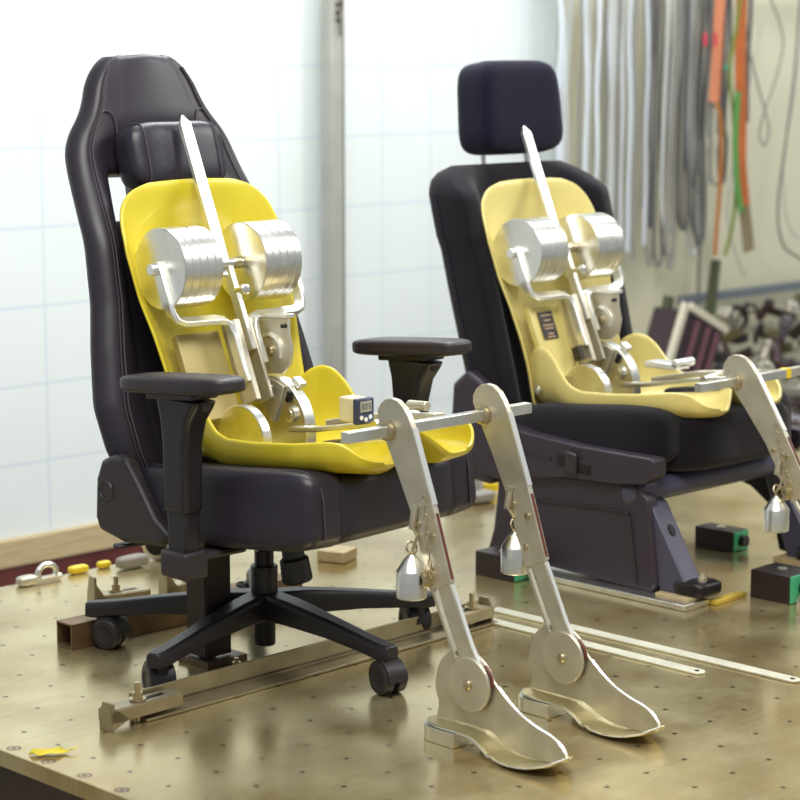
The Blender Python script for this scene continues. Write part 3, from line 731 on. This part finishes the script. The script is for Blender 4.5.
# front cross tube
MB().sweep([(-.262, -.165, .218), (-.255, -.20, .224), (-.20, -.215, .232), (.20, -.215, .232), (.255, -.20, .224), (.262, -.165, .218)], [(.026*math.cos(a), .020*math.sin(a)) for a in [2*PI*i/16 for i in range(16)]]).build('cross_tube', blue_purple, CS)
MB().box((0, .0, .235), (.46, .40, .03)).build('seat_frame', black_steel, CS, bevel=.004)
MB().cyl((-.20, -.10, .208), (.22, -.12, .200), .008, n=12).build('slide_rod', alu_dull, CS)
MB().puff((-.17, -.15, .212), (.05, .03, .022), 4, None, 8).build('release_clip', mat('ochre_plastic', (.45, .32, .08), .5), CS)

# ================================================================== MOUNTING STEEL UNDER THE CAR SEAT
def single(mb, name, m, label, cat, group=None, loc=(0, 0, 0), rz=0, **k):
    o = mb.build(name, m, None, **k); o.location = Vector(loc)+Vector(o.location); o.rotation_euler = (0, 0, rz)
    return tag(o, label, cat, group)
single(MB().box((0, 0, .007), (.085, .60, .012)), 'mounting_bar', alu, 'bright aluminium bar lying under the near side of the car seat base', 'metal bar', loc=(.895, -.070, .0), bevel=.001)
single(MB().box((0, 0, 0), (.085, .09, .006)), 'spacer_block', wood, 'small beige spacer block under the near front foot of the car seat', 'block', loc=(.925, -.310, .0160), bevel=.001)
single(MB().box((0, 0, 0), (.10, .09, .018)), 'spacer_block', wood, 'small beige spacer block under the far front foot of the car seat', 'block', loc=(1.395, -.285, .0095), bevel=.001)
single(MB().box((0, 0, .005), (.115, .022, .009)), 'yellow_bar', mat('yellow_bar_paint', (.60, .42, .04), .45, c2=(.40, .28, .05), scale=30), 'thin worn yellow bar on the plate between car seat foot and black block', 'bar', loc=(.999, -.372, 0), rz=R_(2), bevel=.001)
def magnet(loc, label, rz=0, size=(.075, .125, .055)):
    t = thing('magnet_block', loc, label, 'magnet block', rz=rz)
    MB().box((0, 0, size[2]/2), size).build('body', mat('black_block_paint', (.028, .018, .020), .4, .2), t, bevel=.002)
    MB().box((0, -size[1]/2-.002, size[2]/2), (size[0]*.96, .004, size[2]*.94)).build('end_plate', green, t, bevel=.001)
    MB().cyl((.0, -size[1]/2-.003, size[2]*.52), (.0, -size[1]/2-.018, size[2]*.52), size[2]*.28, n=20).build('knob', rubber, t)
    MB().cyl((0, 0, size[2]), (0, 0, size[2]+.003), .011, n=20).build('stud', alu_dull, t)
    return t
magnet((1.105, -.437, 0), 'black magnet block with green end under the right edge of the car seat front', R_(2), (.095, .100, .062))
magnet((1.405, -.045, 0), 'black magnet block with green end seen between the front legs of the car seat', R_(2), (.06, .110, .048))
magnet((.822, .120, 0), 'black magnet block with green end behind the hanging bell weight of the right leg', R_(2), (.07, .115, .055))
# flat bars
def flatbar(loc, L, label, rz=0):
    t = thing('flat_bar', loc, label, 'steel bar', rz=rz)
    MB().box((0, 0, .0025), (.030, L, .004)).lathe([(0, .015), (.0035, .015)], (0, -L/2, .0008), (0, 0, 1), 24).build('bar', steel_bar, t, bevel=.0006)
    MB().cyl((0, -L/2+.002, .0045), (0, -L/2+.002, .0052), .005, n=16).build('bar_hole', black_steel, t)
    return t
flatbar((.583, -.455, 0), .76, 'longer of the two pale flat steel bars lying on the steel plate', R_(.8))
flatbar((.502, -.395, 0), .56, 'shorter of the two pale flat steel bars lying on the steel plate', R_(.3))

# ================================================================== CLAMPING STEEL UNDER THE GAMING CHAIR
# long angle iron in front
AI = thing('angle_iron', (0, -.150, 0), 'long rusty angle iron clamped across the front casters of the gaming chair', 'steel beam', rz=R_(1.6))
MB().box((.03, -.0, .0035), (.94, .050, .005)).box((.03, .0225, .024), (.94, .005, .042)).build('angle_profile', steel, AI, bevel=.0006)
MB().tube([(-.44, .0195, .012), (.50, .0195, .012)], .0022, 6).build('weld_seam', steel_dark, AI)
def clamp(loc, rz, label, L=.16, h=.045, bolt=True, sx=1):
    t = thing('clamp_bracket', loc, label, 'clamp', rz=rz)
    # foot: upright end plate and a U-shaped bar reaching inward along +x
    MB().prism([(-.018, .0005), (.018, .0005), (.018, h*.62), (.008, h*1.1), (-.018, h*1.1)], lambda y, z: (0, y, z), lambda y, z: (.006, y, z)).build('end_plate', steel, t, bevel=.0006)
    MB().prism([(0, h*.0+.001), (.035, .016), (.035, .019), (0, h*.98)], lambda x, z: (x, -.020, z), lambda x, z: (x, -.016, z)).build('gusset', steel, t)
    MB().box((L/2, .018, .026), (L, .004, .022)).box((L/2, -.018, .026), (L, .004, .022)).box((L/2+.004, 0, .037), (L-.008, .036, .004)).build('clamp_arm', steel, t, bevel=.0006)
    MB().box((L*.60, 0, .0395), (L*.42, .011, .0008)).build('slot', black_steel, t)
    if bolt:
        b = MB().cyl((L*.45, 0, .001), (L*.45, 0, .072), .0055, n=16).build('bolt', brass, t)
        MB().lathe([(0, .015), (.003, .015)], (L*.45, 0, .0402), (0, 0, 1), 24).lathe([(0, .010), (.011, .010)], (L*.45, 0, .0434), (0, 0, 1), 6).build('nut', brass, b)
    return t
clamp((-.518, -.172, 0), R_(1.6), 'steel clamp bracket with a brass bolt at the front left end of the angle iron', .16, .046)
clamp((.492, -.135, 0), R_(184), 'steel clamp bracket at the far right end of the angle iron', .11, .05)
clamp((-.045, .505, 0), R_(-12), 'steel clamp bracket standing behind the left rear leg of the chair base', .13, .072)
clamp((.120, .470, 0), R_(-10), 'steel clamp bracket behind the chair base, further right than the other rear one', .14, .075)
# square tube across the rear
t = thing('square_tube', (.105, .312, 0), 'dark open-ended square steel tube lying across the rear of the chair base', 'steel tube', rz=R_(-1))
mb = MB(); a_ = .0255; b_ = .022
for x in (-.355, .25): mb._add([(x, sy*q_, .0262+sz*q_) for q_ in (a_, b_) for sy, sz in ((-1, -1), (1, -1), (1, 1), (-1, 1))], [])
fs = []
for i in range(4):
    j = (i+1) % 4
    fs += [(i, 4+i, 4+j, j), (8+i, 8+j, 12+j, 12+i), (i, j, 8+j, 8+i), (4+i, 12+i, 12+j, 4+j)]
mb.f += fs; mb.build('tube_wall', mat('brown_steel', (.22, .14, .07), .5, .5, c2=(.12, .07, .04), scale=14), t, bevel=.0005)
# jack post under the seat
t = thing('support_post', (-.095, .045, 0), 'dark upright angle steel post with a round rod propping the seat from below', 'post')
MB().box((-.035, .004, .128), (.006, .055, .225)).box((-.006, -.024, .128), (.060, .006, .225)).build('angle_upright', mat('dark_brown_steel', (.035, .024, .020), .5, .4), t, bevel=.0006)
MB().box((0, 0, .006), (.10, .09, .012)).build('foot_plate', steel_dark, t, bevel=.001)
MB().cyl((-.008, .008, .012), (-.008, .008, .262), .018, n=24).build('rod', black_steel, t)
MB().lathe([(0, .024), (.008, .024)], (-.008, .008, .20), (0, 0, 1), 24).build('rod_collar', black_steel, t)
t = thing('hex_bolt', (-.103, -.035, 0), 'small brass hex bolt standing on the plate below the chair', 'bolt')
MB().lathe([(0, .013), (.003, .013)], (0, 0, .0005), (0, 0, 1), 24).build('washer', brass, t)
MB().cyl((0, 0, .0035), (0, 0, .014), .009, n=6).cyl((0, 0, .014), (0, 0, .022), .005, n=12).build('bolt_head', brass, t)

# leaf
mb = MB()
lo = [(-.034, .0), (-.028, .012), (-.012, .018), (.004, .014), (.020, .020), (.028, .008), (.040, .002), (.026, -.006), (.018, -.016), (.002, -.012), (-.014, -.018), (-.026, -.010)]
vs = [(0, 0, .004)]+[(x, y, .0015+.006*abs(math.sin(i*1.3))) for i, (x, y) in enumerate(lo)]
mb._add(vs, [(0, 1+i, 1+(i+1) % 12) for i in range(12)])
lf = mb.build('dry_leaf', leafm, None, solid=.0008); lf.location = (-.668, -.212, .0005); lf.rotation_euler = (0, 0, R_(-38)); tag(lf, 'small yellow leaf lying near the left corner of the steel plate', 'leaf')
mb = MB().tube(smooth_path([(.036, .002, .005), (.043, .004, .007), (.047, .008, .009)], 4), .0012, 6); mb.build('leaf_stem', leafm, lf)

# objects along the far edge of the plate
t = thing('shackle', (.05, .795, 0), 'silver ring shackle lying near the far left edge of the steel plate', 'shackle')
MB().tube([(.0+.034*math.cos(a), .0, .030+.026*math.sin(a)) for a in [R_(-50+i*14) for i in range(21)]], .009, 12).build('bow', alu, t)
MB().cyl((-.05, 0, .012), (.05, 0, .012), .010, n=16).build('pin', alu_dull, t)
t.scale = (.72, .72, .72)
o = single(MB().puff((0, 0, .0115), (.05, .03, .022), 4, None, 8), 'grey_stone_nut', alu_dull, 'small dull grey metal lump lying left of the ring shackle', 'metal piece', loc=(.0, .80, 0), sharp=0); o.name = 'metal_lump'
for x, d, lb in ((.150, (.05, .024, .018), 'larger yellow plastic plug on the far edge of the plate'), (.222, (.034, .02, .016), 'smaller yellow plastic plug, right of the larger one')):
    single(MB().puff((0, 0, d[2]/2+.0005), d, 4, None, 8), 'plastic_plug', yel_paint, lb, 'plug', loc=(x, .815, 0), sharp=0)
t = thing('pipe_coupling', (.385, .80, 0), 'silver pipe coupling with a dark opening behind the armrest of the gaming chair', 'pipe fitting', rz=R_(20))
MB().lathe([(0, .036), (.004, .040), (.05, .040), (.055, .034), (.075, .034)], (-.035, 0, .041), (1, .1, 0), 28).build('body', alu, t)
MB().cyl((-.038, -.0, .041), (-.034, 0, .041), .028, n=24).build('opening', black_steel, t)
t = thing('pipe_coupling', (.47, .78, 0), 'silver pipe coupling with a white flange, the one further right behind the armrest', 'pipe fitting', rz=R_(-30))
MB().lathe([(0, .042), (.010, .042), (.011, .026), (.06, .026)], (-.03, 0, .043), (1, 0, 0), 28).build('body', white_metal, t)
single(MB().puff((0, 0, .016), (.085, .035, .028), 4, None, 8), 'rubber_wedge', mat('grey_wedge', (.30, .27, .22), .7), 'flat grey wedge lying on the plate left of the pipe couplings', 'wedge', loc=(.27, .77, 0), sharp=0)
# behind the car seat, left: yellow handled tool, small parts
t = thing('yellow_tool', (1.47, .79, 0), 'tool with a yellow handle and black jaw behind the front corner of the chair seat', 'tool', rz=R_(-30))
MB().puff((0, 0, .018), (.075, .032, .030), 4, None, 8).build('handle', yel_paint, t, sharp=0)
MB().puff((-.065, .01, .020), (.07, .04, .034), 4, None, 8).build('jaw', rubber, t, sharp=0)
single(MB().puff((0, 0, .016), (.08, .05, .03), 4, None, 8), 'cable_lump', mat('grey_lump', (.30, .28, .25), .6), 'small grey lump of metal beside the tool with the yellow handle', 'metal piece', loc=(1.38, .72, 0), sharp=0).name = 'metal_lump'
t = thing('grey_canister', (1.40, .80, 0), 'tall pale grey canister standing beyond the front right of the chair seat', 'canister')
MB().lathe([(0, .05), (.004, .052), (.14, .052), (.16, .04), (.165, .02), (.18, .02)], (0, 0, .001), (0, 0, 1), 32).build('body', mat('grey_can', (.42, .42, .40), .5), t)
# wooden block behind chair (pinkish foot beside the post)
single(MB().box((0, 0, .014), (.07, .07, .026)), 'wooden_block', wood, 'small wooden block on the plate under the steel post', 'block', loc=(.66, .50, 0), rz=R_(20), bevel=.002)

# ================================================================== BACKGROUND: STRAPS ON THE WALL
random.seed(11)
RY = 2.08
HR = thing('hanging_rail', (3.9, RY, 1.47), 'steel rail with hooks along the top of the wall holding all the straps', 'rail')
MB().cyl((-.75, 0, 0), (1.2, 0, 0), .014, n=14).build('bar', grey_st, HR)
for x in (-.72, .2, 1.15): MB().box((x, .06, 0), (.03, .13, .03)).build('bracket', grey_st, HR)
strap_m = {
 'white': mat('white_webbing', (.66, .70, .76), .7), 'pale': mat('pale_grey_webbing', (.48, .49, .47), .75),
 'grey': mat('grey_webbing', (.24, .23, .21), .8), 'dark': mat('dark_grey_webbing', (.10, .095, .095), .8)}
cols = ['white', 'grey', 'white', 'pale', 'grey', 'white', 'dark', 'pale', 'white', 'grey', 'white', 'pale', 'grey', 'white', 'pale', 'grey']
for i in range(24):
    x = 3.20+i*.0235+random.uniform(-.005, .005); c = cols[i % 16]; wv = random.uniform(.014, .026); y = RY-.02+random.choice((-.022, 0, .022))
    zb = random.uniform(.40, .62) if i > 4 else random.uniform(.45, .75)
    ph = random.uniform(0, 6); am = random.uniform(.002, .008)
    pts = [(x+am*math.sin(ph+k*.7), y-.004*math.sin(k+ph), 1.47-(1.47-zb)*k/12) for k in range(13)]
    mb = MB().ribbon(pts, wv, .003, (1, 0, 0))
    mb.tube([(x, y+.0+.018*math.cos(a), 1.47+.018*math.sin(a)) for a in [2*PI*q_/10 for q_ in range(10)]], .003, 6, closed=True)
    single(mb, 'lashing_strap', strap_m[c], {'white': 'white webbing strap hanging straight in the dense row right of the headrest', 'pale': 'pale grey webbing strap hanging straight in the dense row right of the headrest', 'grey': 'mid grey webbing strap hanging straight in the dense row right of the headrest', 'dark': 'dark grey webbing strap hanging straight in the dense row right of the headrest'}[c], 'strap', c+' straps in the dense row')
# looped cords
for i in range(15):
    x = 3.73+i*.0255+random.uniform(-.008, .008); c = ['grey', 'dark', 'pale', 'grey', 'dark'][i % 5]; y = RY-.02-(i % 5)*.018
    zb = random.uniform(.34, .52) if i < 10 else random.uniform(.58, .72)
    wv = random.uniform(.018, .040); sg = random.uniform(-.03, .03)
    pts = [(x-wv*.3, y, 1.47), (x-wv*.5+sg*.3, y+.004, 1.15), (x-wv+sg*.7, y, .85), (x-wv*1.1+sg, y, zb+.12), (x-wv*.6+sg, y, zb+.02), (x+sg, y-.004, zb), (x+wv*.7+sg, y, zb+.03), (x+wv*.8+sg*.8, y, zb+.16), (x+wv*.2+sg*.5, y+.006, .90), (x+wv*.5, y, 1.2), (x+wv*.3, y, 1.47)]
    mb = MB().tube(smooth_path(pts, 5), random.uniform(.0045, .0075), 8)
    single(mb, 'cord_loop', strap_m[c], {'pale': 'pale grey looped sling hanging in the tangle right of the dense strap row', 'grey': 'mid grey looped sling hanging in the tangle right of the dense strap row', 'dark': 'dark grey looped sling hanging in the tangle right of the dense strap row'}[c], 'sling', c+' looped slings')
# small red tags
for x, lb in ((3.90, 'left one of two small red tags high among the hanging slings'), (3.96, 'right one of two small red tags high among the hanging slings')):
    single(MB().box((0, 0, 0), (.018, .006, .048)), 'red_tag', mat('red_tag_paint', (.65, .04, .08), .5), lb, 'tag', loc=(x, RY-.125, 1.215), bevel=.002)
single(MB().box((0, 0, 0), (.018, .006, .018)), 'green_tag', mat('green_tag_paint', (.05, .35, .25), .5), 'small green tag on the slings right of the red tags', 'tag', loc=(4.03, RY-.125, 1.11), bevel=.002)
# orange straps
orange = mat('orange_webbing', (.50, .13, .03), .6, var=.2, scale=9); orange_d = mat('dark_orange_webbing', (.42, .15, .03), .65); olive = mat('olive_webbing', (.20, .24, .05), .7); olive_g = mat('green_webbing', (.10, .28, .07), .7)
def strap(pts, wv, m, lb, cat='strap', tw=None):
    return single(MB().ribbon(smooth_path(pts, 5), wv, .005, tw or (1, 0, 0)), 'ratchet_strap', m, lb, cat)
strap([(4.035, 1.985, 1.47), (4.020, 1.985, 1.30), (4.010, 1.985, 1.10), (4.000, 1.985, .98)], .060, mat('salmon_webbing', (.66, .24, .12), .6), 'salmon orange strap folded short, leftmost of the orange straps')
strap([(3.990, 1.965, .98), (4.020, 1.965, .90), (4.025, 1.965, .70), (4.010, 1.965, .52), (4.000, 1.965, .40)], .020, orange_d, 'narrow orange strap hanging below the salmon one')
strap([(4.130, 1.955, 1.47), (4.090, 1.955, 1.27), (4.055, 1.955, 1.10), (4.090, 1.955, .90), (4.110, 1.955, .65), (4.090, 1.955, .50), (4.050, 1.955, .40)], .018, olive, 'narrow olive strap curving between the orange straps')
strap([(4.135, 1.965, 1.47), (4.130, 1.965, 1.20), (4.145, 1.965, .95), (4.150, 1.965, .75), (4.180, 1.965, .58)], .066, orange, 'wide orange strap, the brightest one hanging on the beige wall')
strap([(4.090, 1.940, 1.02), (4.080, 1.940, .85), (4.095, 1.940, .68), (4.130, 1.940, .56)], .032, olive_g, 'green strap hanging in front of the wide orange strap')
strap([(4.200, 1.985, .60), (4.225, 1.985, .50), (4.245, 1.985, .40)], .065, mat('brown_webbing', (.26, .20, .11), .8), 'brown strap end hanging lowest below the wide orange strap')
strap([(4.235, 1.995, 1.47), (4.230, 1.995, 1.3), (4.220, 1.995, 1.1), (4.225, 1.995, .9)], .02, strap_m['dark'], 'dark grey strap running beside the wide orange strap')
# wires on the beige wall
def wire(pts, r, m, lb): return single(MB().tube(smooth_path(pts, 7), r, 7), 'cable', m, lb, 'cable')
wire([(4.330, 2.08, 1.47), (4.320, 2.08, 1.25), (4.400, 2.08, 1.05), (4.460, 2.08, .93), (4.485, 2.08, .86), (4.460, 2.08, .80), (4.425, 2.08, .84), (4.445, 2.08, .92), (4.540, 2.08, 1.10), (4.560, 2.08, 1.24), (4.440, 2.08, 1.42)], .004, strap_m['grey'], 'grey wire twisted into a small loop beside the orange straps')
wire([(4.680, 2.08, 1.47), (4.650, 2.08, 1.1), (4.600, 2.08, .8), (4.560, 2.08, .55), (4.600, 2.08, .40), (4.710, 2.08, .34), (4.810, 2.08, .30)], .0045, strap_m['dark'], 'dark cable hanging in a long curve near the right edge of the wall')
wire([(4.760, 2.10, 1.47), (4.700, 2.10, 1.1), (4.620, 2.1, .75), (4.650, 2.1, .50), (4.760, 2.10, .42), (4.860, 2.1, .6)], .0035, strap_m['pale'], 'pale thin cable hanging beside the dark curved cable')
wire([(4.480, 2.12, 1.30), (4.360, 2.12, .9), (4.280, 2.12, .55), (4.360, 2.12, .34), (4.410, 2.12, .28)], .003, strap_m['pale'], 'thin pale cord slanting down the beige wall behind the straps')
wire([(4.10, 2.13, 1.3), (4.11, 2.13, .8), (4.12, 2.13, .5), (4.115, 2.13, .18)], .007, strap_m['grey'], 'straight grey conduit running down the beige wall to the bench')
single(MB().puff((0, 0, 0), (.05, .03, .07), 4, None, 8), 'ochre_clip', mat('ochre_clip', (.50, .36, .12), .6), 'small ochre clip hanging high at the right of the wall', 'clip', loc=(4.86, 2.06, 1.16), sharp=0)

# ================================================================== BACKGROUND: BENCH WITH A HEAP OF CLAMPING PARTS
t = thing('wall_bench', (4.45, 1.81, -.58), 'low steel bench along the beige wall under the heap of parts', 'bench')
bench_m = mat('bench_steel', (.30, .27, .24), .55, .3, c2=(.42, .40, .36), scale=8)
MB().box((0, 0, .26), (2.4, .74, .04)).build('bench_top', bench_m, t)
for x in (-1.12, 0, 1.12): MB().box((x, -.2, .121), (.06, .06, .238)).build('leg', bench_m, t)
RLs = single(MB().box((0, 0, 0), (1.9, .03, .035)), 'wall_rail', mat('blue_grey_rail', (.22, .24, .27), .45, .3), 'blue grey rail fixed along the beige wall above the heap of parts', 'rail', loc=(4.95, 2.13, .215), bevel=.003)
# tilted open case with pale frame
t = thing('open_case', (3.61, 1.84, -.295), 'dark case with a pale frame leaning on the wall left of the heap', 'case')
q_ = RM(ry=R_(24))
MB().box((0.05, .05, .27), (.24, .16, .46), q_).build('case_body', mat('case_dark', (.035, .02, .025), .5), t, bevel=.006)
MB().box((-.082, -.03, .325), (.030, .02, .50), q_).build('frame_side', mat('pale_frame', (.60, .55, .42), .5), t, bevel=.003)
MB().box((.155, -.03, .485), (.25, .02, .030), RM(ry=R_(26))).build('frame_top', MATS['pale_frame'], t, bevel=.003)
mb = MB()
for k in (-.05, .02, .08): mb.box(Vector((.05, -.035, .27))+q_ @ Vector((k, 0, 0)), (.012, .016, .42), q_)
mb.build('divider', mat('case_divider', (.16, .07, .08), .5), t)
single(MB().box((0, 0, 0), (.035, .03, .50), RM(ry=R_(15))), 'steel_bar', mat('green_black', (.06, .07, .03), .5), 'dark bar leaning on the wall, left of the pale framed case', 'bar', loc=(3.68, 1.98, .02), bevel=.003)
single(MB().box((0, 0, 0), (.03, .03, .62), RM(ry=R_(9))), 'steel_bar', MATS['green_black'], 'dark bar rising above the top of the pale framed case', 'bar', loc=(4.06, 2.04, .065), bevel=.003)
hm = [mat('heap_a', (.34, .29, .23), .45, .5, c2=(.46, .41, .33), scale=9), mat('heap_b', (.07, .04, .04), .5, .3), mat('heap_c', (.015, .010, .013), .5), mat('heap_d', (.62, .58, .48), .35, .7), mat('heap_e', (.12, .10, .04), .6), mat('heap_f', (.20, .18, .20), .4, .6)]
hn = ['beige', 'brown', 'black', 'bright silver', 'olive', 'grey']
random.seed(5)
rows = []
for j, (zc, yc) in enumerate(((-.275, 1.60), (-.265, 1.70), (-.215, 1.78), (-.145, 1.84), (-.075, 1.90), (-.005, 1.96), (.065, 2.01), (.135, 2.06))):
    for i in range(13-j//2):
        x = 3.56+j*.085+i*.094+random.uniform(-.02, .02)+(j % 2)*.045
        if x < 3.98 and j > 2: continue
        rows.append((x, yc+random.uniform(-.015, .015), zc+random.uniform(-.012, .012)))
for n_, (x, y, z) in enumerate(rows):
    k = random.choice((0, 1, 2, 2, 3, 2, 4, 5, 1, 1)); kind = random.choice(('angle', 'tube', 'block', 'jaw', 'tube', 'angle'))
    rot = RM(random.uniform(-.7, .7), random.uniform(-1.1, 1.1), random.uniform(-.8, .8)); S_ = random.uniform(.7, 1.05)
    mb = MB()
    T = lambda p: rot @ (Vector(p)*S_)
    if kind == 'angle':
        mb.box(T((0, 0, -.02)), (.05*S_, .16*S_, .008), rot); mb.box(T((-.024, 0, 0)), (.008, .16*S_, .045*S_), rot); mb.prism([(0, 0), (.04, 0), (0, .04)], lambda a, b: T((-.02+a, 0, -.018+b)), lambda a, b: T((-.02+a, .006, -.018+b)))
        nm, ct = 'angle_bracket', 'bracket'
    elif kind == 'tube':
        mb.lathe([(0, .020*S_), (.003, .024*S_), (.13*S_, .024*S_), (.133*S_, .020*S_)], T((0, 0, -.065)), rot @ Vector((0, 0, 1)), 18); mb.lathe([(0, .030*S_), (.014, .030*S_)], T((0, 0, .03)), rot @ Vector((0, 0, 1)), 18)
        nm, ct = 'pipe_sleeve', 'pipe'
    elif kind == 'block':
        mb.box((0, 0, 0), (.085*S_, .06*S_, .05*S_), rot); mb.lathe([(0, .016), (.02, .016)], T((0, 0, .024)), rot @ Vector((0, 0, 1)), 14)
        nm, ct = 'steel_block', 'block'
    else:
        mb.tube([T((.045*math.cos(a), 0, .045*math.sin(a))) for a in [R_(-60+i_*24) for i_ in range(11)]], .011*S_, 8); mb.cyl(T((.03, 0, -.055)), T((-.02, 0, .075)), .006, n=10)
        nm, ct = 'screw_clamp', 'clamp'
    kindw = {'angle_bracket': 'angle bracket', 'pipe_sleeve': 'pipe sleeve', 'steel_block': 'steel block', 'screw_clamp': 'screw clamp'}[nm]
    single(mb, nm, hm[k], '%s %s lying in the blurred heap of parts on the wall bench' % (hn[k], kindw), ct, '%s %ss in the heap' % (hn[k], kindw), loc=(x, y, z), bevel=.002)
